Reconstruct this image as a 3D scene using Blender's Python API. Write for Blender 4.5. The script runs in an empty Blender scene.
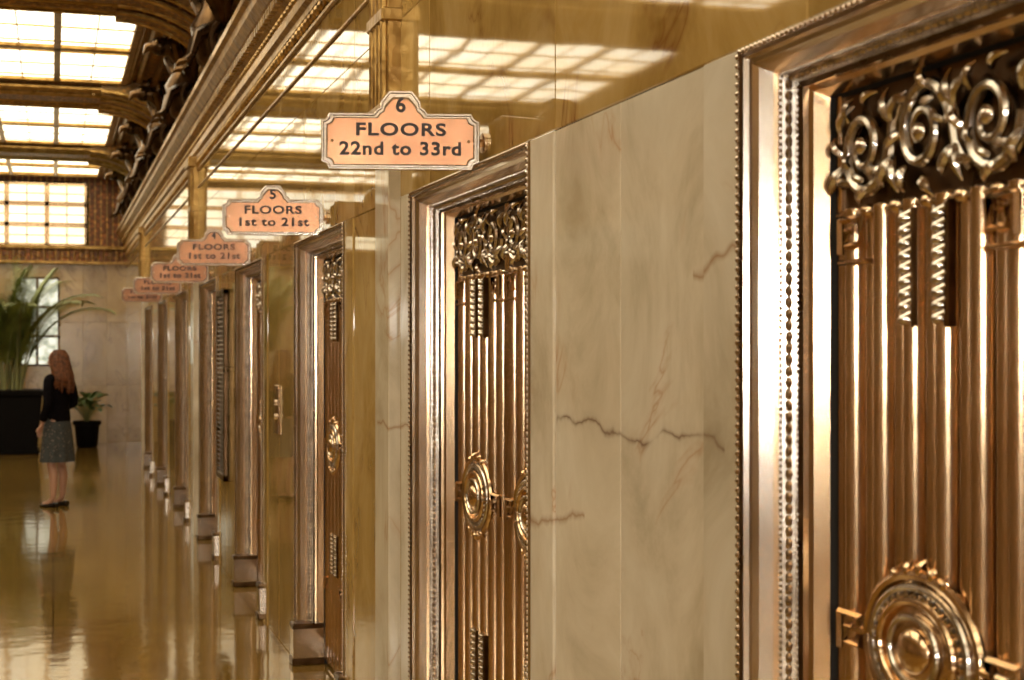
import bpy, math, random
from mathutils import Vector, Matrix
random.seed(7)
scene = bpy.context.scene
COL = scene.collection
D = 1.223          # wall plane (right)
XL = -4.3          # left wall plane
P = 2.67           # bay
YF0 = 2.54         # far edge of nearest door
OW = 1.40          # opening width
HD = 2.205         # opening height
YEND = 27.1
YBACK = -7.0
XU = 1.47          # upper wall plane
ZC = 4.66

# ------------------------------------------------------------ materials
def newmat(name):
    m = bpy.data.materials.new(name); m.use_nodes = True
    nt = m.node_tree; b = nt.nodes["Principled BSDF"]
    return m, nt, b
def N(nt, t, **kw):
    n = nt.nodes.new(t)
    for k, v in kw.items():
        if k in n.inputs.keys(): n.inputs[k].default_value = v
        else: setattr(n, k, v)
    return n
def L(nt, a, b): nt.links.new(a, b)
def ramp(nt, fac, stops):
    r = nt.nodes.new("ShaderNodeValToRGB")
    el = r.color_ramp.elements
    while len(el) > 1: el.remove(el[-1])
    el[0].position = stops[0][0]; el[0].color = (*stops[0][1], 1)
    for p, c in stops[1:]:
        e = el.new(p); e.color = (*c, 1)
    L(nt, fac, r.inputs["Fac"]); return r.outputs["Color"]
def math_(nt, op, a, b=None, clamp=False):
    n = nt.nodes.new("ShaderNodeMath"); n.operation = op; n.use_clamp = clamp
    for i, v in enumerate((a, b)):
        if v is None: continue
        if isinstance(v, (int, float)): n.inputs[i].default_value = v
        else: L(nt, v, n.inputs[i])
    return n.outputs[0]
def mix(nt, fac, a, b, mode='MIX'):
    n = nt.nodes.new("ShaderNodeMix"); n.data_type = 'RGBA'; n.blend_type = mode
    for s, v in ((n.inputs[0], fac), (n.inputs[6], a), (n.inputs[7], b)):
        if isinstance(v, (int, float)): s.default_value = v
        elif isinstance(v, tuple): s.default_value = (*v, 1)
        else: L(nt, v, s)
    return n.outputs[2]

def marble(name, c1, c2, c3, vein, rough=0.08, crack=False, veinamt=0.8, ior=1.65, vlo=.47):
    m, nt, b = newmat(name)
    tc = N(nt, "ShaderNodeTexCoord"); geo = N(nt, "ShaderNodeNewGeometry")
    add = N(nt, "ShaderNodeVectorMath", operation='ADD')
    sc = N(nt, "ShaderNodeVectorMath", operation='SCALE'); 
    cmb = N(nt, "ShaderNodeCombineXYZ", X=11.0, Y=17.0, Z=23.0)
    L(nt, cmb.outputs[0], sc.inputs[0]); L(nt, geo.outputs["Random Per Island"], sc.inputs["Scale"])
    L(nt, tc.outputs["Object"], add.inputs[0]); L(nt, sc.outputs[0], add.inputs[1])
    vec = add.outputs[0]
    mp = N(nt, "ShaderNodeMapping"); mp.inputs["Scale"].default_value = (1, 1.1, 0.8)
    mp.inputs["Rotation"].default_value = (0.5, 0, 0)
    L(nt, vec, mp.inputs[0])
    n1 = N(nt, "ShaderNodeTexNoise", Scale=2.2, Detail=7.0, Roughness=0.62, Distortion=0.7); L(nt, mp.outputs[0], n1.inputs["Vector"])
    base = ramp(nt, n1.outputs[0], [(0.3, c1), (0.5, c2), (0.72, c3)])
    n2 = N(nt, "ShaderNodeTexNoise", Scale=1.2, Detail=5.0, Roughness=0.55, Distortion=1.0); L(nt, mp.outputs[0], n2.inputs["Vector"])
    v = math_(nt, 'ABSOLUTE', math_(nt, 'SUBTRACT', n2.outputs[0], 0.5))
    vm = ramp(nt, v, [(0.0, (1, 1, 1)), (0.006, (0.4, 0.4, 0.4)), (0.028, (0, 0, 0))])
    n3 = N(nt, "ShaderNodeTexNoise", Scale=2.6, Detail=2.0); L(nt, vec, n3.inputs["Vector"])
    msk = ramp(nt, n3.outputs[0], [(vlo, (0, 0, 0)), (0.62, (1, 1, 1))])
    f = math_(nt, 'MULTIPLY', math_(nt, 'MULTIPLY', vm, msk), veinamt)
    col = mix(nt, f, base, vein)
    tone = math_(nt, 'ADD', math_(nt, 'MULTIPLY', geo.outputs["Random Per Island"], 0.18), 0.88)
    tn = N(nt, "ShaderNodeCombineColor"); 
    for i in range(3): L(nt, tone, tn.inputs[i])
    col = mix(nt, 1.0, col, tn.outputs[0], 'MULTIPLY')
    if crack:
        sp = N(nt, "ShaderNodeSeparateXYZ"); L(nt, tc.outputs["Object"], sp.inputs[0])
        nn = N(nt, "ShaderNodeTexNoise", Scale=2.8, Detail=4.5, Roughness=0.55); L(nt, tc.outputs["Object"], nn.inputs["Vector"])
        n4 = N(nt, "ShaderNodeTexNoise", Scale=9.0, Detail=2.0); L(nt, tc.outputs["Object"], n4.inputs["Vector"])
        zz = math_(nt, 'ADD', sp.outputs[2], math_(nt, 'MULTIPLY', math_(nt, 'SUBTRACT', nn.outputs[0], 0.5), -0.20))
        dd = math_(nt, 'ABSOLUTE', math_(nt, 'SUBTRACT', zz, 1.455))
        ck = ramp(nt, dd, [(0.0, (1, 1, 1)), (0.0025, (0.6, 0.6, 0.6)), (0.009, (0.12, 0.12, 0.12)), (0.03, (0, 0, 0))])
        ym = math_(nt, 'MULTIPLY', math_(nt, 'GREATER_THAN', sp.outputs[1], 2.6), math_(nt, 'LESS_THAN', sp.outputs[1], 3.61))
        ym = math_(nt, 'MULTIPLY', ym, math_(nt, 'MULTIPLY', math_(nt, 'SUBTRACT', n4.outputs[0], 0.25), 3.0, True))
        col = mix(nt, math_(nt, 'MULTIPLY', math_(nt, 'MULTIPLY', ck, ym), 0.85), col, (0.17, 0.09, 0.05))
        for zc, y0, y1 in ((1.83, 2.5, 2.76), (1.22, 3.4, 3.9), (1.36, 5.2, 5.6)):
            d2 = math_(nt, 'ABSOLUTE', math_(nt, 'SUBTRACT', zz, zc))
            k2 = ramp(nt, d2, [(0.0, (1, 1, 1)), (0.003, (0.6, 0.6, 0.6)), (0.014, (0, 0, 0))])
            m2 = math_(nt, 'MULTIPLY', math_(nt, 'GREATER_THAN', sp.outputs[1], y0), math_(nt, 'LESS_THAN', sp.outputs[1], y1))
            col = mix(nt, math_(nt, 'MULTIPLY', math_(nt, 'MULTIPLY', k2, m2), 0.7), col, (0.30, 0.13, 0.04))
    L(nt, col, b.inputs["Base Color"])
    b.inputs["Roughness"].default_value = rough
    b.inputs["IOR"].default_value = ior
    nb = N(nt, "ShaderNodeTexNoise", Scale=3.0, Detail=1.0); L(nt, tc.outputs["Object"], nb.inputs["Vector"])
    bp = N(nt, "ShaderNodeBump", Strength=0.025, Distance=0.02); L(nt, nb.outputs[0], bp.inputs["Height"])
    L(nt, bp.outputs[0], b.inputs["Normal"])
    return m

def metal(name, c1, c2, rough=0.22, scale=9.0, bump=0.012, metallic=1.0, vor=0.0):
    m, nt, b = newmat(name)
    tc = N(nt, "ShaderNodeTexCoord")
    n1 = N(nt, "ShaderNodeTexNoise", Scale=scale, Detail=3.0, Roughness=0.5); L(nt, tc.outputs["Object"], n1.inputs["Vector"])
    L(nt, ramp(nt, n1.outputs[0], [(0.35, c1), (0.65, c2)]), b.inputs["Base Color"])
    b.inputs["Metallic"].default_value = metallic
    r = math_(nt, 'ADD', math_(nt, 'MULTIPLY', n1.outputs[0], 0.06), rough - 0.03)
    L(nt, r, b.inputs["Roughness"])
    bp = N(nt, "ShaderNodeBump", Strength=bump, Distance=0.01)
    if vor > 0:
        v = N(nt, "ShaderNodeTexVoronoi", Scale=vor); L(nt, tc.outputs["Object"], v.inputs["Vector"])
        L(nt, v.outputs["Distance"], bp.inputs["Height"])
    else:
        L(nt, n1.outputs[0], bp.inputs["Height"])
    L(nt, bp.outputs[0], b.inputs["Normal"])
    return m

def simple(name, c, rough=0.5, noise=0.15, scale=8, metallic=0.0, spec=0.5):
    m, nt, b = newmat(name)
    tc = N(nt, "ShaderNodeTexCoord")
    n1 = N(nt, "ShaderNodeTexNoise", Scale=float(scale), Detail=4.0); L(nt, tc.outputs["Object"], n1.inputs["Vector"])
    lo = tuple(max(0, x * (1 - noise)) for x in c); hi = tuple(min(1, x * (1 + noise)) for x in c)
    L(nt, ramp(nt, n1.outputs[0], [(0.3, lo), (0.7, hi)]), b.inputs["Base Color"])
    b.inputs["Roughness"].default_value = rough; b.inputs["Metallic"].default_value = metallic
    b.inputs["Specular IOR Level"].default_value = spec
    return m

def emis(name, c1, c2, strength, scale=2.0):
    m, nt, b = newmat(name)
    tc = N(nt, "ShaderNodeTexCoord")
    n1 = N(nt, "ShaderNodeTexNoise", Scale=scale, Detail=2.0); L(nt, tc.outputs["Object"], n1.inputs["Vector"])
    c = ramp(nt, n1.outputs[0], [(0.35, c1), (0.65, c2)])
    b.inputs["Base Color"].default_value = (.3, .3, .3, 1); L(nt, c, b.inputs["Emission Color"])
    b.inputs["Emission Strength"].default_value = strength
    b.inputs["Roughness"].default_value = 0.4
    return m

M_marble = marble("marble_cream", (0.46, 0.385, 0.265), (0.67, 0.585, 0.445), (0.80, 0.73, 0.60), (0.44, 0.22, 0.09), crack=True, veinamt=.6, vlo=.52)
M_marbleU = marble("marble_gold_lit", (0.27, 0.155, 0.035), (0.42, 0.265, 0.08), (0.55, 0.38, 0.16), (0.18, 0.06, 0.012), rough=0.04, ior=1.75)  # golden reflections and warm light put into the marble colour
M_marbleE = marble("marble_end", (0.30, 0.185, 0.06), (0.46, 0.31, 0.12), (0.56, 0.40, 0.18), (0.14, 0.06, 0.02), rough=0.2)
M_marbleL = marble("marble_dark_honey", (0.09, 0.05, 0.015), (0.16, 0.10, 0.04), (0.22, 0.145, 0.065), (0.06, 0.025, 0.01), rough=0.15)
M_bronze = metal("bronze_gold", (0.69, 0.49, 0.30), (0.77, 0.57, 0.37), 0.18, 5.0, bump=.05)
M_bronzeD = metal("bronze_dark", (0.07, 0.040, 0.018), (0.16, 0.095, 0.048), 0.28)
M_silver = metal("bronze_silvered", (0.70, 0.62, 0.54), (0.84, 0.76, 0.68), 0.17, 5.0)
M_relief = metal("bronze_relief", (0.50, 0.45, 0.40), (0.76, 0.70, 0.63), 0.22, 20.0)
M_copper = metal("copper_plate", (0.42, 0.21, 0.12), (0.60, 0.32, 0.19), 0.24, scale=7, bump=.08)
M_letter = simple("letter_enamel", (0.022, 0.008, 0.005), 0.5)
M_gold = metal("gilt_plaster", (0.28, 0.155, 0.04), (0.54, 0.34, 0.11), 0.34, vor=22, bump=0.4, metallic=0.8)
M_sculpt = metal("sculpture_bronze", (0.035, 0.020, 0.010), (0.17, 0.095, 0.04), 0.28, metallic=0.85)
M_black = simple("black_lacquer", (0.004, 0.003, 0.003), 0.6, spec=.08)
M_dark = simple("shaft_dark", (0.004, 0.003, 0.003), 0.8)

def ornate(name, ca, cb, cc, sx, sy):
    m, nt, b = newmat(name)
    tc = N(nt, "ShaderNodeTexCoord")
    mp = N(nt, "ShaderNodeMapping"); mp.inputs["Scale"].default_value = (sx, sy, 1); L(nt, tc.outputs["Object"], mp.inputs[0])
    br = N(nt, "ShaderNodeTexBrick"); br.inputs["Scale"].default_value = 1.0
    br.inputs["Color1"].default_value = (*ca, 1); br.inputs["Color2"].default_value = (*cb, 1); br.inputs["Mortar"].default_value = (*cc, 1)
    br.inputs["Mortar Size"].default_value = 0.06
    L(nt, mp.outputs[0], br.inputs["Vector"])
    vo = N(nt, "ShaderNodeTexVoronoi", Scale=14.0); L(nt, tc.outputs["Object"], vo.inputs["Vector"])
    k = ramp(nt, vo.outputs["Distance"], [(0.25, (1.3, 1.1, 0.8)), (0.5, (0.55, 0.5, 0.45))])
    L(nt, mix(nt, 1.0, br.outputs[0], k, 'MULTIPLY'), b.inputs["Base Color"])
    bp = N(nt, "ShaderNodeBump", Strength=0.5, Distance=0.02); L(nt, vo.outputs["Distance"], bp.inputs["Height"]); L(nt, bp.outputs[0], b.inputs["Normal"])
    b.inputs["Roughness"].default_value = 0.5
    return m
M_ceil = ornate("ceiling_painted", (0.22, 0.09, 0.03), (0.30, 0.15, 0.045), (0.44, 0.27, 0.08), 3.0, 3.0)
M_ceil2 = ornate("beam_painted", (0.27, 0.10, 0.03), (0.17, 0.065, 0.02), (0.50, 0.31, 0.09), 5.0, 9.0)

M_sky = emis("luminous_glass", (1.0, 0.82, 0.52), (1.0, 0.92, 0.70), 3.8)
M_skyE = emis("luminous_glass_end", (1.0, 0.84, 0.50), (1.0, 0.94, 0.74), 1.7)
M_win = emis("daylight_glass", (0.25, 0.30, 0.20), (1.0, 0.98, 0.80), 1.1, 7.0)
M_glowb = emis("added_highlight_glass", (1.0, 0.92, 0.78), (1.0, 0.96, 0.88), 125.0, 3.0)  # added glow behind the camera, for highlights on the bronze ribs

m, nt, b = newmat("terrazzo_polished"); M_floor = m
tc = N(nt, "ShaderNodeTexCoord")
n1 = N(nt, "ShaderNodeTexNoise", Scale=1.3, Detail=6.0, Distortion=0.8); L(nt, tc.outputs["Object"], n1.inputs["Vector"])
n2 = N(nt, "ShaderNodeTexNoise", Scale=45.0, Detail=3.0); L(nt, tc.outputs["Object"], n2.inputs["Vector"])
c = ramp(nt, n1.outputs[0], [(0.3, (0.15, 0.080, 0.013)), (0.7, (0.25, 0.148, 0.030))])
c = mix(nt, 0.35, c, ramp(nt, n2.outputs[0], [(0.35, (0.06, 0.030, 0.006)), (0.65, (0.36, 0.22, 0.06))]))
br = N(nt, "ShaderNodeTexBrick", offset=0.0); br.inputs["Scale"].default_value = 1.0
br.inputs["Brick Width"].default_value = 1.2; br.inputs["Row Height"].default_value = 1.335; br.inputs["Mortar Size"].default_value = 0.005
br.inputs["Color1"].default_value = (1, 1, 1, 1); br.inputs["Color2"].default_value = (0.9, 0.9, 0.9, 1); br.inputs["Mortar"].default_value = (0.4, 0.3, 0.2, 1)
L(nt, tc.outputs["Object"], br.inputs["Vector"])
L(nt, mix(nt, 1.0, c, br.outputs[0], 'MULTIPLY'), b.inputs["Base Color"])
b.inputs["Roughness"].default_value = 0.075; b.inputs["IOR"].default_value = 1.8
b.inputs["Specular Tint"].default_value = (1, .80, .42, 1)
nb = N(nt, "ShaderNodeTexNoise", Scale=5.0, Detail=3.0); L(nt, tc.outputs["Object"], nb.inputs["Vector"])
bp = N(nt, "ShaderNodeBump", Strength=0.07, Distance=0.02); L(nt, nb.outputs[0], bp.inputs["Height"]); L(nt, bp.outputs[0], b.inputs["Normal"])

# ------------------------------------------------------------ mesh builder
class MB:
    def __init__(s): s.v = []; s.f = []; s.m = []; s.mats = []
    def mi(s, mat):
        if mat not in s.mats: s.mats.append(mat)
        return s.mats.index(mat)
    def add(s, vs, fs, mat):
        o = len(s.v); k = s.mi(mat)
        s.v += [tuple(v) for v in vs]
        for f in fs: s.f.append(tuple(i + o for i in f)); s.m.append(k)
    def box(s, x0, x1, y0, y1, z0, z1, mat, bev=0.0):
        x0, x1 = min(x0, x1), max(x0, x1); y0, y1 = min(y0, y1), max(y0, y1); z0, z1 = min(z0, z1), max(z0, z1)
        if bev <= 0:
            vs = [(x, y, z) for x in (x0, x1) for y in (y0, y1) for z in (z0, z1)]
            s.add(vs, [(0, 1, 3, 2), (4, 6, 7, 5), (0, 4, 5, 1), (2, 3, 7, 6), (0, 2, 6, 4), (1, 5, 7, 3)], mat); return
        e = bev; vs = []; idx = {}
        for ix, x in enumerate((x0, x1)):
            for iy, y in enumerate((y0, y1)):
                for iz, z in enumerate((z0, z1)):
                    sx = e if ix == 0 else -e; sy = e if iy == 0 else -e; sz = e if iz == 0 else -e
                    idx[(ix, iy, iz, 0)] = len(vs); vs.append((x, y + sy, z + sz))
                    idx[(ix, iy, iz, 1)] = len(vs); vs.append((x + sx, y, z + sz))
                    idx[(ix, iy, iz, 2)] = len(vs); vs.append((x + sx, y + sy, z))
        fs = []
        q = [(0, 0), (0, 1), (1, 1), (1, 0)]
        for a in (0, 1):
            fs.append(tuple(idx[(a, i, j, 0)] for i, j in q)); fs.append(tuple(idx[(i, a, j, 1)] for i, j in q)); fs.append(tuple(idx[(i, j, a, 2)] for i, j in q))
        for a in (0, 1):
            for c in (0, 1):
                fs.append((idx[(a, c, 0, 0)], idx[(a, c, 1, 0)], idx[(a, c, 1, 1)], idx[(a, c, 0, 1)]))
                fs.append((idx[(a, 0, c, 0)], idx[(a, 1, c, 0)], idx[(a, 1, c, 2)], idx[(a, 0, c, 2)]))
                fs.append((idx[(0, a, c, 1)], idx[(1, a, c, 1)], idx[(1, a, c, 2)], idx[(0, a, c, 2)]))
                for g in (0, 1): fs.append(tuple(idx[(a, c, g, i)] for i in range(3)))
        s.add(vs, fs, mat)
    def tube(s, pts, r, mat, n=6, caps=True):
        pts = [Vector(p) for p in pts]
        rs = r if isinstance(r, (list, tuple)) else [r] * len(pts)
        vs = []; fs = []; prev = None
        for i, p in enumerate(pts):
            t = (pts[min(i + 1, len(pts) - 1)] - pts[max(i - 1, 0)])
            t = t.normalized() if t.length > 1e-9 else Vector((0, 0, 1))
            if prev is None:
                a = Vector((1, 0, 0)) if abs(t.x) < 0.9 else Vector((0, 1, 0))
                u = t.cross(a).normalized()
            else:
                u = (prev - t * prev.dot(t)); u = u.normalized() if u.length > 1e-6 else prev
            prev = u; w = t.cross(u)
            for k in range(n):
                a = 2 * math.pi * k / n
                vs.append(p + (u * math.cos(a) + w * math.sin(a)) * rs[i])
        for i in range(len(pts) - 1):
            for k in range(n):
                fs.append((i * n + k, i * n + (k + 1) % n, (i + 1) * n + (k + 1) % n, (i + 1) * n + k))
        if caps:
            fs.append(tuple(range(n))[::-1]); fs.append(tuple((len(pts) - 1) * n + k for k in range(n)))
        s.add(vs, fs, mat)
    def ball(s, c, r, mat, nu=8, nv=5, rot=None):
        rx, ry, rz = r if isinstance(r, (tuple, list)) else (r, r, r)
        c = Vector(c); vs = []; fs = []
        def P_(v): 
            v = Vector(v)
            if rot is not None: v = rot @ v
            return c + v
        vs.append(P_((0, 0, rz)))
        for j in range(1, nv):
            t = math.pi * j / nv
            for i in range(nu):
                a = 2 * math.pi * i / nu
                vs.append(P_((rx * math.sin(t) * math.cos(a), ry * math.sin(t) * math.sin(a), rz * math.cos(t))))
        vs.append(P_((0, 0, -rz))); last = len(vs) - 1
        for i in range(nu):
            fs.append((0, 1 + i, 1 + (i + 1) % nu))
            for j in range(nv - 2):
                a = 1 + j * nu
                fs.append((a + i, a + nu + i, a + nu + (i + 1) % nu, a + (i + 1) % nu))
            a = 1 + (nv - 2) * nu
            fs.append((a + i, last, a + (i + 1) % nu))
        s.add(vs, fs, mat)
    def prism(s, poly, axis, a0, a1, mat):
        def mk(p, a):
            if axis == 'x': return (a, p[0], p[1])
            if axis == 'y': return (p[0], a, p[1])
            return (p[0], p[1], a)
        n = len(poly); vs = [mk(p, a0) for p in poly] + [mk(p, a1) for p in poly]
        fs = [(i, (i + 1) % n, n + (i + 1) % n, n + i) for i in range(n)] + [tuple(range(n))[::-1], tuple(range(n, 2 * n))]
        s.add(vs, fs, mat)
    def strip(s, poly, axis, a0, a1, mat, matf=None):
        def mk(p, a):
            if axis == 'x': return (a, p[0], p[1])
            if axis == 'y': return (p[0], a, p[1])
            return (p[0], p[1], a)
        n = len(poly); vs = [mk(p, a0) for p in poly] + [mk(p, a1) for p in poly]
        o = len(s.v); s.v += vs
        for i in range(n - 1):
            s.f.append((o + i, o + i + 1, o + n + i + 1, o + n + i))
            s.m.append(s.mi(matf(poly[i], poly[i + 1]) if matf else mat))
    def mesh(s, name, smooth=None):
        me = bpy.data.meshes.new(name); me.from_pydata(s.v, [], s.f)
        for mt in s.mats: me.materials.append(mt)
        me.polygons.foreach_set("material_index", s.m)
        me.update()
        if smooth:
            me.polygons.foreach_set("use_smooth", [True] * len(me.polygons))
            me.set_sharp_from_angle(angle=math.radians(smooth))
        return me
    def obj(s, name, smooth=None, parent=None):
        return place(name, s.mesh(name, smooth), parent)
def place(name, data, parent=None, loc=(0, 0, 0), rot=(0, 0, 0), scale=(1, 1, 1)):
    o = bpy.data.objects.new(name, data); COL.objects.link(o)
    o.location = loc; o.rotation_euler = rot; o.scale = scale
    if parent: o.parent = parent
    return o
def empty(name, loc=(0, 0, 0), rot=(0, 0, 0), scale=(1, 1, 1)):
    return place(name, None, None, loc, rot, scale)

# ------------------------------------------------------------ room shell
DOORS = [YF0 + P * k for k in range(-2, 8)]       # far edges
fb = MB(); fb.box(XL - 0.3, XU + 0.3, YBACK - 0.2, YEND + 0.3, -0.1, 0, M_floor); fb.obj("floor")
cb = MB(); cb.box(XL - 0.3, XU + 0.3, YBACK - 0.2, YEND + 0.3, ZC, ZC + 0.1, M_ceil); cb.obj("ceiling")

def side_wall(name, fx, MA, MU):
    w = MB()
    def bx(x0, x1, y0, y1, z0, z1, mat, bev=0.003): w.box(fx(x0), fx(x1), y0, y1, z0, z1, mat, bev)
    edges = []
    for i, yf in enumerate(DOORS):
        nxt = DOORS[i + 1] - OW if i + 1 < len(DOORS) else YEND
        edges.append((yf, nxt))
    edges.append((YBACK, DOORS[0] - OW))
    for a, c in edges:
        mt = MA if a < 7.0 else MU  # far piers take the copy with golden reflected light in its colour
        if abs((c - a) - (P - OW)) < 0.01:
            cuts = [a, a + .16, a + .62, a + 1.08, c]
        else:
            n = max(1, round((c - a) / 0.6)); cuts = [a + (c - a) * j / n for j in range(n + 1)]
        for j in range(len(cuts) - 1):
            off = 0.006 if j in (0, len(cuts) - 2) else 0
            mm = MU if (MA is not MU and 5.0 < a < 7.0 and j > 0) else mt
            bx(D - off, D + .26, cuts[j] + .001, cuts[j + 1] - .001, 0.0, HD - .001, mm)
    ys = [YBACK]
    base = YF0 + 1.08 - P * 5
    while base < YEND:
        if base > YBACK + .2: ys.append(base)
        base += P / 2
    ys.append(YEND)
    for j in range(len(ys) - 1):
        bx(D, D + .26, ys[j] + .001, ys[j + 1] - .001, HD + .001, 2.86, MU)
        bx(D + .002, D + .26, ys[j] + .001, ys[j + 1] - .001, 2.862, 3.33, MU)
    bx(D + .27, D + .35, YBACK, YEND, 0, 3.3, M_dark, 0)
    for k in (-1, 2, 5, 8):
        y0 = YF0 + P * (k - 1) + .19
        bx(D - .045, D + .05, y0, y0 + .24, 0, 2.5, MA, .004)
        bx(D - .05, D + .05, y0 - .01, y0 + .25, 2.5, 3.32, M_gold, .004)
        for q in range(4):
            yy = y0 + .02 + q * .066
            w.tube([(fx(D - .055), yy, 2.54), (fx(D - .055), yy, 3.28)], .018, M_gold, 8)
        bx(D - .085, D + .05, y0 - .03, y0 + .27, 2.50, 2.545, M_gold, .006)
        bx(D - .075, D + .05, y0 - .02, y0 + .26, 2.85, 2.90, M_gold, .006)
        bx(D - .095, D + .05, y0 - .04, y0 + .28, 3.24, 3.33, M_gold, .006)
    bx(XU, XU + .1, YBACK, YEND, 3.3, ZC, M_ceil2, 0)
    return w.obj(name)
side_wall("wall_right", lambda x: x, M_marble, M_marbleU)
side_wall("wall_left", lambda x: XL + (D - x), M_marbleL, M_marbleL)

def cornice(name, fx):
    w = MB()
    prof = [(D + .1, 3.30), (D - .02, 3.30), (D - .02, 3.335), (D - .045, 3.35), (D - .045, 3.40), (D - .02, 3.41), (D - .02, 3.47),
            (D - .05, 3.485), (D - .05, 3.54), (D - .09, 3.55), (D - .13, 3.60), (D - .14, 3.64), (D - .17, 3.65), (D - .17, 3.69), (XU + .02, 3.72)]
    w.strip([(fx(a), b_) for a, b_ in prof], 'y', YBACK, YEND, M_gold)
    y = YBACK
    while y < YEND - .05:
        w.box(fx(D - .085), fx(D - .02), y, y + .05, 3.49, 3.54, M_gold); 
        w.ball((fx(D - .025), y + .05, 3.44), (.022, .034, .026), M_gold, 6, 4)
        w.ball((fx(D - .012), y + .05, 3.27), (.018, .030, .026), M_gold, 6, 4)
        y += .1
    w.tube([(fx(D - .004), YBACK, 3.22), (fx(D - .004), YEND, 3.22)], .014, M_gold, 6)
    w.tube([(fx(D - .002), YBACK, 3.06), (fx(D - .002), YEND, 3.06)], .009, M_gold, 6)
    w.strip([(fx(a), b_) for a, b_ in [(XU, 4.2), (XU - .05, 4.22), (XU - .05, 4.3), (XU - .12, 4.34), (XU - .12, 4.42), (XU - .2, 4.46), (XU - .2, ZC)]], 'y', YBACK, YEND, M_gold)
    return w.obj(name)
cornice("trim_cornice_right", lambda x: x)
cornice("trim_cornice_left", lambda x: XL + (D - x))

# end wall
w = MB()
def ewall(x0, x1, z0, z1, mat=M_marbleE): w.box(x0 + .001, x1 - .001, YEND, YEND + .2, z0, z1, mat, .003)
WX0, WX1, WZ0, WZ1 = -.62, 0.10, 1.35, 2.86
xs = [XL - .26, -3.4, -2.6, -1.9, -1.25, WX0]
for a, c in zip(xs[:-1], xs[1:]): ewall(a, c, 0, 1.6); ewall(a, c, 1.602, 3.15)
ewall(WX0, WX1, 0, WZ0 - .001); ewall(WX0, WX1, WZ1 + .001, 3.15)
for a, c in ((WX1, .5), (.5, .9), (.9, XU + .3)): ewall(a, c, 0, 1.0); ewall(a, c, 1.002, 2.1); ewall(a, c, 2.102, 3.15)
CX0, CX1, CZ0, CZ1 = -3.4, 0.56, 3.42, 4.5
w.box(XL - .26, CX0, YEND, YEND + .2, 3.15, ZC, M_ceil2); w.box(CX1, XU + .3, YEND, YEND + .2, 3.15, ZC, M_ceil2)
w.box(CX0, CX1, YEND, YEND + .2, 3.15, CZ0, M_ceil2); w.box(CX0, CX1, YEND, YEND + .2, CZ1, ZC, M_ceil2)
w.obj("wall_end")
w = MB()
w.box(XL, XU, YEND - .08, YEND, 3.12, 3.40, M_ceil2); w.box(XL, XU, YEND - .12, YEND, 3.36, 3.42, M_gold, .01); w.box(XL, XU, YEND - .11, YEND, 3.10, 3.15, M_gold, .01)
x = XL + .1
while x < XU - .2:
    z0 = 3.18; k = .15
    pts = [(0, 0), (0, 1), (1, 1), (1, .25), (.45, .25), (.45, .6)]
    w.tube([(x + px * k, YEND - .085, z0 + pz * k) for px, pz in pts], .012, M_gold, 4)
    x += .24
w.obj("trim_end_cornice")

def grid_window(name, glassmat, barmat, x0, x1, z0, z1, nx, nz, y, r=.02, sub=True):
    w = MB()
    w.box(x0, x1, y + .03, y + .05, z0, z1, glassmat)
    for i in range(nx + 1):
        x = x0 + (x1 - x0) * i / nx
        w.box(x - r, x + r, y - .02, y + .03, z0, z1, barmat, .004)
        if sub and i < nx:
            xm = x + (x1 - x0) / nx / 2; w.box(xm - r * .25, xm + r * .25, y + .01, y + .03, z0, z1, barmat)
    for j in range(nz + 1):
        z = z0 + (z1 - z0) * j / nz
        w.box(x0, x1, y - .02, y + .03, z - r, z + r, barmat, .004)
        if sub and j < nz:
            zm = z + (z1 - z0) / nz / 2; w.box(x0, x1, y + .01, y + .03, zm - r * .25, zm + r * .25, barmat)
    return w.obj(name)
grid_window("window_1", M_win, M_bronzeD, WX0, WX1, WZ0, WZ1, 2, 3, YEND + .02, .022, False)
grid_window("window_2", M_skyE, M_bronze, CX0, CX1, CZ0, CZ1, 6, 3, YEND + .02, .040, True)

# back wall with added unseen entrance, glowing to put highlights on the bronze
w = MB()
w.box(XL - .26, -3.6, YBACK - .2, YBACK, 0, ZC, M_marbleL); w.box(.9, XU + .3, YBACK - .2, YBACK, 0, ZC, M_marbleL)
w.box(-3.6, .9, YBACK - .2, YBACK, 2.6, ZC, M_marbleL)
w.obj("wall_back")
w = MB()
for i in range(5):
    x0 = -3.6 + i * .9
    w.box(x0 + .01, x0 + .89, YBACK - .12, YBACK - .06, 0.01, 1.90, M_bronzeD, .01)
    w.box(x0 + .08, x0 + .82, YBACK - .06, YBACK - .03, .15, 1.45, M_bronze, .01)
    w.box(x0 + .01, x0 + .09, YBACK - .12, YBACK - .06, 1.90, 2.59, M_bronzeD, .01); w.box(x0 + .81, x0 + .89, YBACK - .12, YBACK - .06, 1.90, 2.59, M_bronzeD, .01)
    w.box(x0 + .09, x0 + .81, YBACK - .10, YBACK - .08, 1.90, 2.12, M_glowb); w.box(x0 + .09, x0 + .81, YBACK - .12, YBACK - .06, 2.12, 2.59, M_bronzeD)
w.obj("added_entrance_glow")

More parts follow.
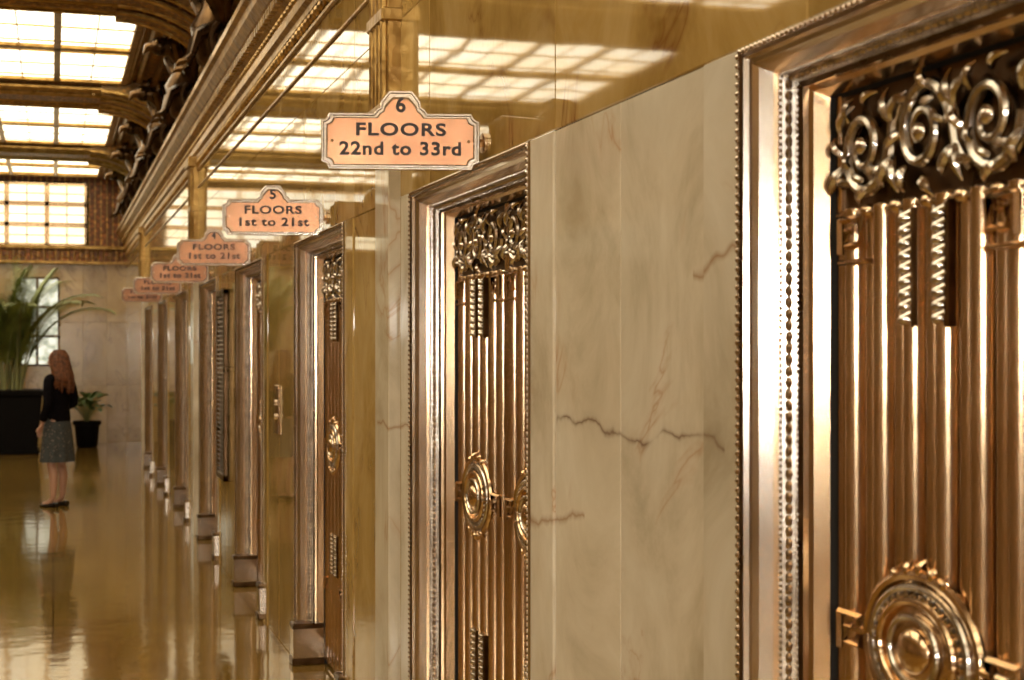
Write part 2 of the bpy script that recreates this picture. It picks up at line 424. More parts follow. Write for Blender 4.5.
# ------------------------------------------------------------ ceiling: skylights, beams
SKX0, SKX1 = -3.55, 0.76
PER = 2 * P
panels = [(13.55 + PER * k, 17.35 + PER * k) for k in range(-4, 2)] + [(13.55 + PER * 2, 26.85)]
for a, c in panels:
    w = MB()
    w.box(SKX0, SKX1, a, c, ZC - .03, ZC - .01, M_sky)
    nx = 6; ny = 2
    for i in range(nx + 1):
        x = SKX0 + (SKX1 - SKX0) * i / nx
        w.box(x - .035, x + .035, a, c, ZC - .07, ZC - .02, M_gold, .008)
        if i < nx:
            xm = x + (SKX1 - SKX0) / nx / 2; w.box(xm - .006, xm + .006, a, c, ZC - .045, ZC - .03, M_gold)
    for j in range(ny + 1):
        y = a + (c - a) * j / ny
        w.box(SKX0, SKX1, y - .07, y + .07, ZC - .07, ZC - .02, M_gold, .008)
        if j < ny:
            for q in (.14, .5, .86):
                ym = y + (c - a) / ny * q; w.box(SKX0, SKX1, ym - .010, ym + .010, ZC - .045, ZC - .03, M_gold)
    w.obj("skylight_panel")
def beam(yc):
    w = MB(); h = .76
    K = .5
    prof = [(-h, 0), (-h, .06), (-h + .07, .08), (-h + .07, .15), (-h + .15, .17), (-h + .15, .23),
            (-.48, .25), (-.40, .20), (-.22, .20), (-.2, .26), (.2, .26), (.22, .2), (.40, .2), (.48, .25),
            (h - .15, .23), (h - .15, .17), (h - .07, .15), (h - .07, .08), (h, .06), (h, 0)]
    w.strip([(yc + a, ZC - b_ * K) for a, b_ in prof], 'x', XL, XU, M_ceil2)
    for q in (-h + .07, -.55, -.3, -.2, .2, .3, .55, h - .07):
        w.tube([(XL, yc + q, ZC - .22 * K), (XU, yc + q, ZC - .22 * K)], .022, M_gold, 6)
    for (wall, sg) in ((XU, 1), (XL - .25, -1)):
        for y0, y1 in ((yc - .76, yc - .46), (yc + .46, yc + .76), (yc - .18, yc + .18)):
            pts = []
            for i in range(13):
                t = i / 12 * math.pi / 2
                pts.append((wall - sg * .95 + sg * .95 * math.sin(t), 3.74 + (ZC - .14 - 3.74) * math.cos(t)))
            poly = pts + [(wall, ZC)] + [(wall - sg * .95, ZC)]
            w.prism(poly, 'y', y0, y1, M_ceil2)
            for yy in (y0, y1): w.tube([(p[0], yy, p[1]) for p in pts], .024, M_gold, 6)
        pts = [(wall - sg * .85 + sg * .85 * math.sin(i / 12 * math.pi / 2), 3.82 + (ZC - .12 - 3.82) * math.cos(i / 12 * math.pi / 2)) for i in range(13)]
        w.strip(pts, 'y', yc - .76, yc + .76, M_ceil)
    w.obj("trim_ceiling_beam")
for k in range(-3, 3): beam(12.78 + PER * k)
w = MB()
for x in (SKX1 + .06, SKX1 + .16, SKX1 + .34, SKX0 - .06, SKX0 - .2):
    w.tube([(x, YBACK, ZC - .02), (x, YEND, ZC - .02)], .035, M_gold, 6)
w.obj("trim_ceiling_moulding")

# ------------------------------------------------------------ griffin bracket
def spiral(cy, cz, r0, r1, a0, turns, x, n=26, sy=1):
    return [(x, cy + sy * (r0 + (r1 - r0) * i / n) * math.cos(a0 + turns * 2 * math.pi * i / n), cz + (r0 + (r1 - r0) * i / n) * math.sin(a0 + turns * 2 * math.pi * i / n)) for i in range(n + 1)]
g = MB(); S = M_sculpt
body = [(.0, 0, .02), (-.10, 0, .03), (-.20, 0, .10), (-.22, 0, .22), (-.17, 0, .33), (-.20, 0, .43), (-.29, 0, .50), (-.37, 0, .49)]
g.tube(body, [.07, .10, .11, .12, .10, .075, .07, .05], S, 10)
g.ball((-.37, 0, .50), (.085, .06, .065), S, 10, 7)
g.tube([(-.42, 0, .50), (-.48, 0, .485), (-.505, 0, .44)], [.04, .028, .006], S, 8)
for sd in (-1, 1):
    g.tube([(-.34, sd * .04, .55), (-.32, sd * .06, .60), (-.30, sd * .06, .62)], [.02, .015, .003], S, 6)
    g.ball((-.40, sd * .05, .52), .014, M_gold, 6, 4)
    for q in range(7):
        a = math.radians(20 + q * 14)
        l = .38 - q * .022
        p0 = Vector((-.12, sd * .09, .22)); dv = Vector((math.cos(a) * -.35 + .1, sd * (.30 + .06 * q), math.sin(a))).normalized()
        p1 = p0 + dv * l; tip = p1 + Vector((.04, 0, -.05))
        g.tube([p0, p0 + dv * l * .5 + Vector((-.03, 0, .02)), p1, tip], [.034, .044, .030, .004], S, 6)
    g.tube([(-.19, sd * .08, .22), (-.30, sd * .11, .17), (-.34, sd * .11, .06), (-.38, sd * .11, .02)], [.05, .04, .025, .03], S, 7)
    for t in (-.025, 0, .025): g.tube([(-.37, sd * .11 + t, .03), (-.42, sd * .11 + t, .02), (-.44, sd * .11 + t, .005)], [.014, .011, .003], S, 5)
    g.tube([(p[1] * 1.0, sd * .12, p[2]) for p in spiral(-.12, .14, .12, .015, 1.2, 1.7, 0)], .022, S, 6)
g.tube([(-.05, 0, .25), (.02, 0, .40), (-.06, 0, .52), (-.14, 0, .50), (-.12, 0, .44)], [.03, .03, .028, .03, .012], S, 7)
for q in range(5): g.ball((-.10 - q * .05, 0, .40 + q * .03), (.03, .045, .03), S, 7, 5)
gme = g.mesh("griffin_mesh", 50)
for k in range(0, 11):
    y = 12.78 - P * 3.5 + k * P
    if y > 26: continue
    place("griffin_bracket", gme, None, (XU - .10, y, 3.73), (0, 0, 0), (1.15, 1.5, 1.38))

# ------------------------------------------------------------ elevator door
fr = MB()
prof = [(-.0, .03, M_silver), (-.0, -.006, M_silver), (.005, -.012, M_silver), (.014, -.012, M_silver), (.020, -.006, M_bronzeD), (.024, .004, M_silver), (.032, .006, M_silver),
        (.040, .016, M_silver), (.050, .040, M_silver), (.053, .050, M_bronze), (.058, .054, M_relief), (.066, .078, M_relief), (.069, .080, M_silver), (.078, .086, M_bronzeD), (.080, .096, M_bronze),
        (.088, .102, M_bronze), (.098, .130, M_bronze), (.103, .150, M_dark), (.12, .17, M_dark)]
for i in range(len(prof) - 1):
    u0, w0, _ = prof[i]; u1, w1, mt = prof[i + 1]
    def loop(u, x): return [(x, OW - u, 0), (x, OW - u, HD - u), (x, u, HD - u), (x, u, 0)]
    a = loop(u0, w0); c = loop(u1, w1)
    fr.add(a + c, [(j, j + 1, 4 + j + 1, 4 + j) for j in range(3)], mt)
def along(u, x, step, fn):
    n = int((HD - u) / step)
    for i in range(n):
        z = (i + .5) * (HD - u) / n
        fn((x, OW - u, z), 'v'); fn((x, u, z), 'v')
    n = int((OW - 2 * u) / step)
    for i in range(n):
        y = u + (i + .5) * (OW - 2 * u) / n; fn((x, y, HD - u), 'h')
along(.010, -.012, .017, lambda p, o: fr.ball(p, .0062, M_silver, 6, 4))
along(.062, .066, .021, lambda p, o: fr.ball(p, (.008, .006, .0115) if o == 'v' else (.008, .0115, .006), M_relief, 6, 4))
along(.067, .079, .0115, lambda p, o: fr.ball(p, .0045, M_relief, 5, 3))
along(.055, .051, .0115, lambda p, o: fr.ball(p, .0045, M_relief, 5, 3))
fme = fr.mesh("door_frame_mesh", 40)
pl = MB()
for y0, y1 in ((OW - .105, OW + .004), (-.004, .105)):
    pl.box(-.030, .135, y0, y1, 0, .20, M_silver, .006); pl.box(-.036, .135, y0 - .002, y1 + .002, 0, .04, M_bronzeD, .005)
    pl.box(-.034, .13, y0 - .002, y1 + .002, .185, .215, M_bronzeD, .006)
pme = pl.mesh("door_plinth_mesh")
LW = .597
lf = MB()
sec = [(0.0, .03), (0.0, 0.0), (.010, -.004), (.024, -.004), (.030, 0.0), (.034, .022)]
nr = 11; w0 = .036; rw = (LW - 2 * w0) / nr
for i in range(nr):
    yb = w0 + i * rw; big = i % 2 == 0; amp = .024 if big else .010; wid = rw * (.38 if big else .30)
    cy = yb + rw / 2; bs = .014
    sec.append((cy - wid - .003, .022))
    for j in range(13):
        t = math.pi * j / 12; sec.append((cy - wid * math.cos(t), bs - (amp + .006) * math.sin(t)))
    sec.append((cy + wid + .003, .022))
sec += [(LW - .034, .022), (LW - .030, 0.0), (LW - .024, -.004), (LW - .010, -.004), (LW, 0.0), (LW, .03)]
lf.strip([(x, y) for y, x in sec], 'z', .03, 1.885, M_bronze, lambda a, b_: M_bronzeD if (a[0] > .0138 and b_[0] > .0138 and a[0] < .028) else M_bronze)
for i in range(nr):
    cy = w0 + (i + .5) * rw; lf.ball((.002, cy, 1.878), (.016, rw * .38, .014), M_bronze, 8, 6)
lf.box(-.002, .03, 0, LW, .0, .12, M_bronze, .004); lf.box(-.012, .03, .02, LW - .02, .02, .10, M_silver, .006)
lf.box(.004, .03, 0, LW, 1.885, 2.12, M_bronzeD)
lf.box(-.010, .01, 0, LW, 2.095, 2.12, M_silver, .004); lf.box(-.006, .01, 0, LW, 1.872, 1.882, M_silver, .003)
lf.box(-.004, .01, 0, .018, 1.88, 2.10, M_bronze, .003); lf.box(-.004, .01, LW - .018, LW, 1.88, 2.10, M_bronze, .003)
R_ = M_relief
cyl = (.115, .30, .485); zc_ = 1.99
def leafy(p0, ang, l, wdt, mat):
    d_ = (math.cos(ang), math.sin(ang)); n_ = (-d_[1], d_[0])
    pts = []; rs = []
    for k in range(6):
        t = k / 5; off = .25 * l * t * t
        pts.append((-.008 - .012 * math.sin(math.pi * t), p0[0] + d_[0] * l * t + n_[0] * off, p0[1] + d_[1] * l * t + n_[1] * off)); rs.append(wdt * (math.sin(math.pi * (.18 + .80 * t))) + .0015)
    lf.tube(pts, rs, mat, 7)
for i, cy in enumerate(cyl):
    sz = 1 if i % 2 == 0 else -1
    pts = []; nn_ = 36
    for k in range(nn_ + 1):
        t = k / nn_; r = .080 - .066 * t ** .8; a = math.pi + sz * (t * 2 * math.pi * 1.7) 
        pts.append((-.006 - .008 * t, cy + r * math.cos(a), zc_ - sz * .004 + r * 1.12 * math.sin(a)))
    lf.tube(pts, [.0125 - .006 * k / nn_ for k in range(nn_ + 1)], R_, 8)
    lf.ball((-.016, cy, zc_), (.012, .015, .016), M_silver, 8, 5)
    for q in range(6):
        a = math.pi + sz * (.5 + q * .85); r = .074
        leafy((cy + r * math.cos(a), zc_ + r * math.sin(a)), a + sz * .9, .040, .0075, M_silver if q % 2 else R_)
        if q < 3: leafy((cy + r * .80 * math.cos(a + .3), zc_ + r * .80 * math.sin(a + .3)), a + math.pi + sz * .9 * -1, .026, .006, R_)
    if i < 2:
        x0 = cy + .075; x1 = cyl[i + 1] - .075
        lf.tube([(-.004, cy + .06, zc_ - sz * .075), (-.008, (x0 + x1) / 2, zc_ - sz * .03), (-.008, (x0 + x1) / 2 + .01, zc_ + sz * .02), (-.004, x1, zc_ + sz * .05)], [.006, .010, .010, .007], R_, 7)
for cy, s1 in ((.035, 1), (.207, 1), (.207, -1), (.393, 1), (.393, -1), (.562, 1)):
    for sz in (-1, 1): leafy((cy, zc_ + sz * .03), math.pi / 2 * sz + s1 * .5, .060, .009, R_)
def key(cy, cz, s, sg, mt=M_silver):
    pts = [(-1, -1), (-1, 1), (1, 1), (1, -.55), (-.35, -.55), (-.35, .35), (.35, .35)]
    lf.tube([(-.016, cy + sg * px * s * 1.15, cz + pz * s) for px, pz in pts], .0075, mt, 4)
for cy, sg in ((.075, 1), (LW - .075, -1)):
    key(cy, 1.835, .030, sg, M_bronze); key(cy, 1.135, .032, sg, M_bronze); key(cy, .42, .030, sg, M_bronze)
lf.box(-.018, .01, .03, .12, 1.785, 1.795, M_bronze, .003); lf.box(-.018, .01, LW - .12, LW - .03, 1.785, 1.795, M_bronze, .003)
for zc0, zc1 in ((1.685, 1.87), (.50, .69)):
    for dy in (-.049, .049):
        cy = LW / 2 + dy; z = zc0
        lf.box(-.010, .012, cy - .017, cy + .017, zc0 - .015, zc1 + .004, M_bronzeD, .004)
        while z < zc1:
            lf.ball((-.014, cy, z), (.012, .014, .0095), R_, 8, 6); lf.tube([(-.012, cy - .016, z + .011), (-.022, cy, z + .003), (-.012, cy + .016, z + .011)], .0035, R_, 5)
            z += .021
mc = (LW / 2, 1.145)
def ell(ry, rz, x, n=40): return [(x, mc[0] + ry * math.cos(2 * math.pi * i / n), mc[1] + rz * math.sin(2 * math.pi * i / n)) for i in range(n + 1)]
lf.ball((-.006, mc[0], mc[1]), (.022, .150, .105), M_bronze, 28, 8, None)
for ry, rz, x, r, mt in ((.165, .122, -.014, .010, M_bronze), (.140, .102, -.020, .007, R_), (.108, .080, -.026, .007, M_bronze), (.070, .055, -.030, .006, R_)):
    lf.tube(ell(ry, rz, x), r, mt, 8)
lf.ball((-.028, mc[0], mc[1]), (.018, .045, .038), M_bronze, 16, 10)
for i in range(32):
    a = 2 * math.pi * i / 32; lf.ball((-.024, mc[0] + .124 * math.cos(a), mc[1] + .091 * math.sin(a)), .0060, R_, 6, 4)
for sg in (-1, 1):
    lf.tube([(-.016, mc[0] + sg * .165, mc[1]), (-.018, mc[0] + sg * .20, mc[1])], .007, M_bronze, 6)
for sz in (-1, 1):
    for k in (-2, -1, 0, 1, 2):
        a = sz * math.pi / 2 + k * .22
        leafy((mc[0] + .158 * math.cos(a), mc[1] + .118 * math.sin(a)), a, .030 - abs(k) * .004, .007, M_bronze)
lme = lf.mesh("door_leaf_mesh", 40)

def elevator(yf, mirror=False):
    x = XL if mirror else D
    e = empty("elevator_door", (x, yf - OW, 0), (0, 0, 0), (-1 if mirror else 1, 1, 1))
    place("frame", fme, e); place("plinths", pme, e)
    place("leaf_near", lme, e, (.142, .102, .012)); place("leaf_far", lme, e, (.142, .701, .012))
for yf in DOORS:
    elevator(yf); elevator(yf, True)

# ------------------------------------------------------------ signs
def outline(wd, h, cw, ch, n):
    a = wd / 2
    def conc(cx, cz, s, e):
        return [(cx + n * math.cos(s + (e - s) * i / 5), cz + n * math.sin(s + (e - s) * i / 5)) for i in range(6)]
    pts = conc(-a, 0, math.pi / 2, 0)[0:] + conc(a, 0, math.pi, math.pi / 2) + conc(a, h, -math.pi / 2, -math.pi)
    c = cw / 2
    pts += [(c + .022, h), (c + .014, h + .012), (c + .002, h + .02), (c, h + ch * .55), (c - .012, h + ch * .8), (c - .024, h + ch)]
    pts += [(-c + .024, h + ch), (-c + .012, h + ch * .8), (-c, h + ch * .55), (-c - .002, h + .02), (-c - .014, h + .012), (-c - .022, h)]
    pts += conc(-a, h, 0, -math.pi / 2)
    return pts
def text(parent, s, cx, cz, y, width, height):
    cu = bpy.data.curves.new("lettering", 'FONT'); cu.body = s; cu.size = .05; cu.extrude = .0015; cu.offset = .0013; cu.space_character = 1.12
    cu.align_x = 'CENTER'; cu.align_y = 'CENTER'; cu.materials.append(M_letter)
    o = place("lettering", cu, parent, (cx, y, cz), (math.pi / 2, 0, 0))
    bpy.context.view_layer.update()
    dx, dy = o.dimensions.x, o.dimensions.y
    o.scale = (width / max(dx, 1e-4), height / max(dy, 1e-4), 1)
SW = .455
def sign(yf, num, line2, w2):
    yc = yf - OW / 2 - .24
    e = empty("elevator_floor_sign", (D - .022, yc, 2.176), (0, 0, math.radians(-13)))
    b_ = MB()
    o1 = outline(SW, .158, .110, .066, .020)
    b_.prism([(x - SW / 2, z) for x, z in o1], 'y', -.02, .02, M_silver)
    o2 = outline(SW - .022, .140, .094, .060, .020)
    b_.prism([(x - SW / 2, z + .009) for x, z in o2], 'y', -.024, .024, M_bronzeD)
    o3 = outline(SW - .030, .134, .088, .056, .020)
    b_.prism([(x - SW / 2, z + .012) for x, z in o3], 'y', -.0265, .0265, M_copper)
    pts = [(x - SW / 2, -.021, z) for x, z in o1]; pts.append(pts[0])
    b_.tube(pts, .0045, M_silver, 6)
    for sx in (-1, 1):
        b_.ball((-SW / 2 + sx * (SW / 2 - .028), -.027, .08), .005, M_silver, 6, 4)
    b_.obj("plaque", 30, e)
    br_ = MB(); br_.tube([(-.01, 0, .08), (.024, .005, .08)], .012, M_bronze, 8); br_.tube([(.012, 0, .08), (.024, .003, .08)], .030, M_bronze, 14)
    br_.obj("wall_bracket", 40, e)
    text(e, num, -SW / 2, .184, -.028, .028 if num != "1" else .014, .046)
    text(e, "FLOORS", -SW / 2, .112, -.028, .262, .038)
    text(e, line2, -SW / 2, .056, -.028, w2, .040)
sign(DOORS[3], "6", "22nd to 33rd", .355)
for i, n in enumerate("54321"):
    sign(DOORS[4 + i], n, "1st to 21st", .32)

w = MB(); w.box(D - .012, D, 8.46, 8.60, 1.16, 1.44, M_bronze, .004)
for z in (1.26, 1.34): w.tube([(D - .01, 8.53, z), (D - .024, 8.53, z)], .016, M_silver, 12)
w.obj("elevator_call_plate")
w = MB(); w.box(D - .02, D + .002, 11.0, 11.5, .68, 2.08, M_bronzeD, .005)
z = .74
while z < 2.0:
    w.prism([(D - .022, z), (D - .040, z + .012), (D - .036, z + .018), (D - .02, z + .012)], 'y', 11.04, 11.46, M_bronzeD); z += .034
for a, c in ((11.0, 11.04), (11.46, 11.5)): w.box(D - .042, D, a, c, .68, 2.08, M_bronzeD, .005)
w.box(D - .042, D, 11.0, 11.5, 2.03, 2.08, M_bronzeD, .005); w.box(D - .042, D, 11.0, 11.5, .68, .73, M_bronzeD, .005)
w.obj("ventilation_grille")

# ------------------------------------------------------------ plants
M_leaf = simple("palm_leaf", (0.28, 0.33, 0.09), 0.4, .5, 5)
M_leaf2 = simple("broad_leaf", (0.07, 0.14, 0.03), 0.35, .4, 7)
M_stem = simple("plant_stem", (0.22, 0.22, 0.07), 0.5)
M_soil = simple("soil", (0.03, 0.02, 0.01), 0.9)
def blade(mb, p, d, l, wd, mat, droop=.3, up=Vector((0, 0, 1))):
    d = d.normalized(); s = d.cross(up); s = s.normalized() if s.length > 1e-4 else Vector((1, 0, 0))
    vs = []; n = 4
    for i in range(n + 1):
        t = i / n; c = p + d * l * t - Vector((0, 0, droop * l * t * t)); ww = wd * math.sin(math.pi * min(.97, (t * .85 + .12)))
        nn = s.cross(d) * (ww * .3)
        vs += [c - s * ww + nn, c, c + s * ww + nn]
    fs = []
    for i in range(n):
        for k in (0, 1): fs.append((i * 3 + k, i * 3 + k + 1, i * 3 + 4 + k, i * 3 + 3 + k))
    mb.add(vs, fs, mat)
pe = empty("potted_palm", (-.66, 24.8, 0))
w = MB()
w.prism([(-.42, 0), (.42, 0), (.50, .92), (-.50, .92)], 'y', -.42, .42, M_black)
w.box(-.53, .53, -.46, .46, .90, .99, M_black, .02); w.box(-.46, .46, -.40, .40, .99, 1.0, M_soil); w.box(-.45, .45, -.44, .44, 0, .06, M_black, .01)
w.obj("planter", None, pe)
w = MB()
for i in range(38):
    a = i * 2.4 + random.uniform(-.2, .2); inc = random.uniform(.10, .85); ln = random.uniform(1.3, 2.2)
    p0 = Vector((random.uniform(-.2, .2), random.uniform(-.2, .2), .98))
    hd = Vector((math.cos(a), math.sin(a), 0)); pts = []
    for j in range(15):
        t = j / 14; ang = inc * (.35 + 1.7 * t * t)
        if j == 0: p = p0.copy()
        else: p = p + (hd * math.sin(ang) + Vector((0, 0, 1)) * math.cos(ang)) * ln / 14
        pts.append(p.copy())
    w.tube(pts, [.016 - .012 * k / 14 for k in range(15)], M_stem, 5)
    for j in range(4, 15):
        for h_ in (0, .33, .66):
            if j == 14 and h_: continue
            pp = pts[j].lerp(pts[min(14, j + 1)], h_); t = (pts[j] - pts[j - 1]).normalized(); sd = t.cross(Vector((0, 0, 1))).normalized()
            for sg in (-1, 1):
                dv = sd * sg + t * .9 + Vector((0, 0, .12)); blade(w, pp, dv, .40 * math.sin(math.pi * (.25 + .6 * (j / 14))) + .06, .016, M_leaf, .35)
w.obj("fronds", None, pe)
pe = empty("potted_foliage_plant", (.54, 25.9, 0))
w = MB()
n = 20
rings = [(.15, 0), (.17, .02), (.20, .36), (.23, .38), (.23, .44), (.20, .44), (.19, .40), (0.001, .40)]
vs = [(r * math.cos(2 * math.pi * i / n), r * math.sin(2 * math.pi * i / n), z) for r, z in rings for i in range(n)]
w.add(vs, [(j * n + i, j * n + (i + 1) % n, (j + 1) * n + (i + 1) % n, (j + 1) * n + i) for j in range(len(rings) - 1) for i in range(n)], M_black)
w.add([(.15 * math.cos(2 * math.pi * i / n), .15 * math.sin(2 * math.pi * i / n), .001) for i in range(n)], [tuple(range(n))], M_black)
w.obj("pot", 40, pe)
w = MB()
for i in range(34):
    a = i * 2.4; inc = random.uniform(.1, .9); l = random.uniform(.25, .46)
    dv = Vector((math.cos(a) * math.sin(inc), math.sin(a) * math.sin(inc), math.cos(inc)))
    p0 = Vector((0, 0, .41)); p1 = p0 + dv * l
    w.tube([p0, p0 + dv * l * .5 + Vector((0, 0, .02)), p1], [.007, .006, .004], M_stem, 5)
    blade(w, p1, dv + Vector((math.cos(a), math.sin(a), 0)) * .6, .28, .075, M_leaf2, .5)
w.obj("foliage", None, pe)

# ------------------------------------------------------------ woman
M_skin = simple("skin", (0.50, 0.28, 0.19), 0.5, .06)
M_hair = simple("auburn_hair", (0.12, 0.042, 0.016), 0.5, .6, 30, spec=.3)
M_cardi = simple("black_cardigan", (0.005, 0.004, 0.005), 0.9, .3, 40, spec=.05)
M_shoe = simple("black_shoe", (0.008, 0.006, 0.006), 0.3)
m, nt, b = newmat("patterned_skirt"); M_skirt = m
tc = N(nt, "ShaderNodeTexCoord"); vo = N(nt, "ShaderNodeTexVoronoi", Scale=28.0); L(nt, tc.outputs["Object"], vo.inputs["Vector"])
L(nt, ramp(nt, vo.outputs["Distance"], [(0.2, (0.14, 0.12, 0.10)), (0.35, (0.025, 0.027, 0.03)), (0.6, (0.045, 0.05, 0.05))]), b.inputs["Base Color"]); b.inputs["Roughness"].default_value = .8
wo = empty("woman", (0.05, 16.3, 0), (0, 0, math.radians(48)))
def skin(name, verts, edges, radii, mat, root=0, levels=2, parent=None):
    me = bpy.data.meshes.new(name); me.from_pydata(verts, edges, []); me.materials.append(mat)
    o = place(name, me, parent)
    bpy.context.view_layer.objects.active = o
    md = o.modifiers.new("skin", 'SKIN'); md.use_smooth_shade = True
    sv = me.skin_vertices[0].data
    for i, r in enumerate(radii):
        sv[i].radius = r if isinstance(r, tuple) else (r, r)
        sv[i].use_root = (i == root)
    sb = o.modifiers.new("subd", 'SUBSURF'); sb.levels = levels; sb.render_levels = levels
    return o
SHL, SHR = (-.155, -.01, 1.335), (.155, -.01, 1.335)
ELL, ELR = (-.205, -.05, 1.07), (.200, -.05, 1.07)
WRL, WRR = (-.185, .05, .855), (.150, .16, 1.00)
V = [(0, 0, .90), (0, -.01, 1.03), (0, -.01, 1.20), (0, -.01, 1.33), (0, .0, 1.41), (0, .01, 1.47),
     (-.085, 0, .83), (-.085, .015, .64), (-.08, .02, .46), (-.08, -.015, .33), (-.08, -.01, .09), (-.085, .06, .035), (-.09, .12, .028),
     (.085, 0, .83), (.085, .025, .64), (.085, .04, .46), (.085, .005, .33), (.085, .02, .09), (.095, .09, .035), (.10, .15, .028),
     SHL, ELL, WRL, SHR, ELR, WRR]
E = [(0, 1), (1, 2), (2, 3), (3, 4), (4, 5), (0, 6), (6, 7), (7, 8), (8, 9), (9, 10), (10, 11), (11, 12), (0, 13), (13, 14), (14, 15), (15, 16), (16, 17), (17, 18), (18, 19), (3, 20), (20, 21), (21, 22), (3, 23), (23, 24), (24, 25)]
R = [(.125, .095), (.10, .08), (.115, .085), (.08, .06), (.042, .042), (.045, .05), .08, .068, .046, .048, .029, .030, .024, .08, .068, .046, .048, .029, .030, .024, .045, .036, .024, .045, .036, .024]
skin("body", V, E, R, M_skin, 0, 2, wo)
CV = [(0, 0, .84), (0, -.005, .93), (0, -.01, 1.05), (0, -.01, 1.20), (0, -.012, 1.325), (0, -.005, 1.385), SHL, ELL, tuple(Vector(ELL).lerp(Vector(WRL), .85)), SHR, ELR, tuple(Vector(ELR).lerp(Vector(WRR), .85))]
CE = [(0, 1), (1, 2), (2, 3), (3, 4), (4, 5), (4, 6), (6, 7), (7, 8), (4, 9), (9, 10), (10, 11)]
CR = [(.155, .125), (.145, .115), (.125, .098), (.138, .105), (.10, .08), (.06, .055), .060, .052, .040, .060, .052, .040]
skin("cardigan", CV, CE, CR, M_cardi, 3, 2, wo)
w = MB(); n = 48; rings = [(.94, .125, .098), (.86, .150, .122), (.72, .168, .140), (.58, .178, .150), (.47, .186, .158), (.475, .178, .150)]
vs = []
for z, rx, ry in rings:
    k = max(0, (.9 - z)) * .035
    for i in range(n):
        a = 2 * math.pi * i / n; q = 1 + k / .15 * math.sin(a * 9) * .8
        vs.append((rx * q * math.cos(a), ry * q * math.sin(a) + .005, z))
w.add(vs, [(j * n + i, j * n + (i + 1) % n, (j + 1) * n + (i + 1) % n, (j + 1) * n + i) for j in range(len(rings) - 1) for i in range(n)], M_skirt)
w.obj("skirt", 60, wo)
w = MB(); n = 20; nv = 16; vs = []
for j in range(nv + 1):
    t = math.pi * j / nv
    for i in range(n):
        a = 2 * math.pi * i / n
        x = .073 * math.sin(t) * math.cos(a); y = .090 * math.sin(t) * math.sin(a); z = .108 * math.cos(t)
        if z < 0: x *= 1 + z * 3.2; y = y * (1 + z * 1.4) + (-z) * .12
        fr_ = max(0, math.sin(a)) ** 8
        if y > 0: 
            if -.035 < z < .008: y += fr_ * .016 * (1 if z < -.01 else .5)
            if .005 < z < .03: y -= max(0, math.sin(a)) ** 2 * .006 * (1 - fr_)
        vs.append((x, y, z))
w.add(vs, [(j * n + i, j * n + (i + 1) % n, (j + 1) * n + (i + 1) % n, (j + 1) * n + i) for j in range(nv) for i in range(n)], M_skin)
M_eye = simple("eye_white", (.8, .78, .75), .2); M_lip = simple("lips", (.4, .1, .08), .4); 
for sg in (-1, 1):
    w.ball((sg * .030, .073, .012), (.014, .010, .009), M_eye, 10, 6); w.ball((sg * .030, .082, .012), (.005, .003, .005), M_black, 8, 5)
    w.tube([(sg * .015, .086, .032), (sg * .032, .084, .036), (sg * .048, .072, .030)], .003, M_hair, 5)
    w.ball((sg * .074, -.005, -.005), (.008, .020, .030), M_skin, 8, 6)
w.tube([(0, .086, .010), (0, .102, -.018), (0, .090, -.028)], [.007, .011, .006], M_skin, 8)
w.tube([(-.022, .082, -.052), (0, .091, -.050), (.022, .082, -.052)], [.003, .006, .003], M_lip, 6)
ho = w.obj("head", 60, wo); ho.location = (0, .015, 1.520); ho.rotation_euler = (math.radians(-6), 0, math.radians(15))
w = MB()
w.ball((0, -.008, 1.530), (.088, .100, .105), M_hair, 20, 12)
for i in range(46):
    a = math.radians(170 + 200 * (i / 45)); rr = random.uniform(.92, 1.08)
    x0, y0 = .075 * math.cos(a) * rr, .088 * math.sin(a) * rr - .005
    zl = random.uniform(1.17, 1.26); s_ = 1.32; wv = random.uniform(-.012, .012)
    yb = min(y0 * 1.15, y0) - .035
    w.tube([(x0 * .6, y0 * .6, 1.625), (x0 * 1.05, y0 * 1.05, 1.56), (x0 * 1.15 + wv, y0 * 1.1 - .01, 1.46), (x0 * s_ - wv, yb - .01, 1.36), (x0 * s_ + wv, yb - .02, 1.27), (x0 * 1.1 + wv * 2, yb - .01, zl)],
           [.016, .021, .022, .023, .019, .004], M_hair, 6)
w.obj("hair", 70, wo)
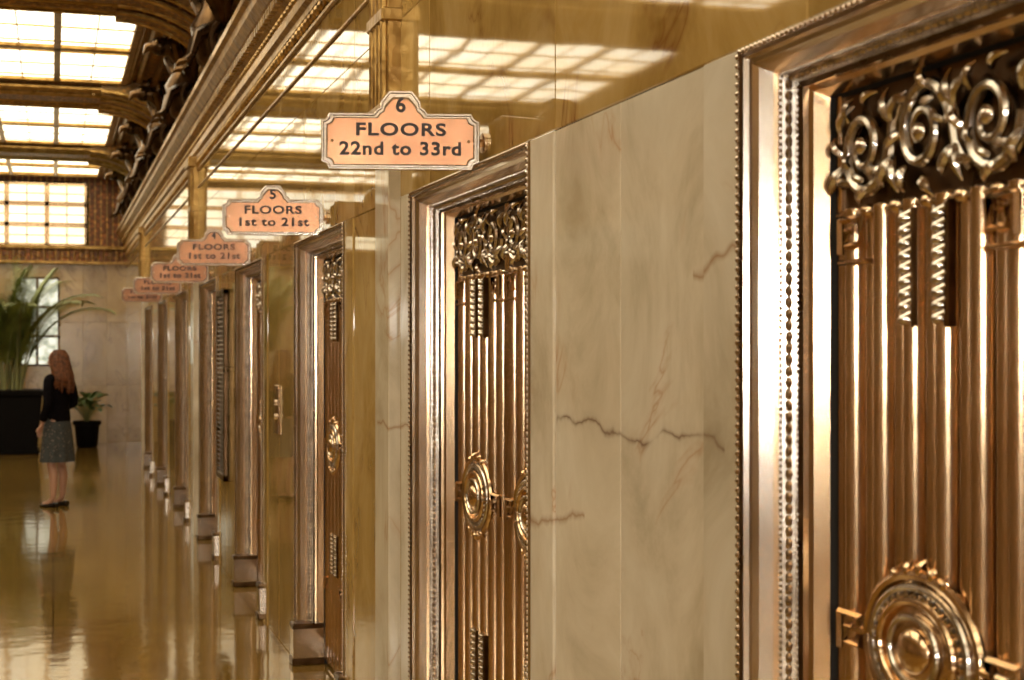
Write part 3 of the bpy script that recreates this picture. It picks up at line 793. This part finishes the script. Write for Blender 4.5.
for sx, ox, oy in ((-1, -.083, 0), (1, .090, .03)):
    w = MB(); n = 14; prof_ = [(-.065, .030, .055), (-.045, .034, .06), (0, .032, .045), (.06, .038, .040), (.11, .040, .036), (.15, .030, .028), (.175, .010, .018)]
    vs = []
    for y, hw, h in prof_:
        for i in range(n):
            a = 2 * math.pi * i / n; vs.append((ox + hw * math.cos(a), oy - .01 + y, max(0.001, h / 2 + h / 2 * math.sin(a) * 1.05)))
    w.add(vs, [(j * n + i, j * n + (i + 1) % n, (j + 1) * n + (i + 1) % n, (j + 1) * n + i) for j in range(len(prof_) - 1) for i in range(n)] + [tuple(range(n))], M_shoe)
    w.obj("shoe", 60, wo)
def hand(name, wr, dr, side):
    wr = Vector(wr); dr = Vector(dr).normalized(); s_ = dr.cross(Vector((0, 1, .3))).normalized() * side; nrm = dr.cross(s_).normalized()
    pv = [tuple(wr - dr * .01), tuple(wr + dr * .045), tuple(wr + dr * .075)]; pe_ = [(0, 1), (1, 2)]; pr = [.022, (.034, .016), (.032, .013)]
    skin(name + "_palm", pv, pe_, pr, M_skin, 0, 2, wo)
    for q, l in ((-.027, .062), (-.009, .072), (.009, .068), (.027, .052)):
        b0 = wr + dr * .06 + s_ * q
        pts = [b0, b0 + dr * l * .5, b0 + dr * l * .8 + nrm * .012, b0 + dr * l * 1.02 + nrm * .03]
        skin(name + "_finger", [tuple(p) for p in pts], [(0, 1), (1, 2), (2, 3)], [.0085, .008, .0075, .0065], M_skin, 0, 1, wo)
    b0 = wr + dr * .025 - s_ * .022
    pts = [b0, b0 - s_ * .022 + dr * .022, b0 - s_ * .028 + dr * .05]
    skin(name + "_thumb", [tuple(p) for p in pts], [(0, 1), (1, 2)], [.011, .0095, .0075], M_skin, 0, 1, wo)
hand("hand_left", WRL, Vector(WRL) - Vector(ELL), 1)
hand("hand_right", WRR, Vector(WRR) - Vector(ELR), -1)

# ------------------------------------------------------------ world
wd = bpy.data.worlds.new("world"); scene.world = wd; wd.use_nodes = True
wd.node_tree.nodes["Background"].inputs[0].default_value = (1, .85, .6, 1); wd.node_tree.nodes["Background"].inputs[1].default_value = .02

# ------------------------------------------------------------ camera
cam = bpy.data.cameras.new("camera"); co = place("camera", cam, None, (0, 0, 1.65))
co.rotation_euler = (math.radians(90), 0, -math.atan(459 / 1500))
cam.sensor_width = 36; cam.lens = 1500 / 1024 * 36; cam.shift_y = 8 / 1024
cam.dof.use_dof = True; cam.dof.focus_distance = 4.6; cam.dof.aperture_fstop = 5.6
scene.camera = co
scene.view_settings.view_transform = 'Standard'
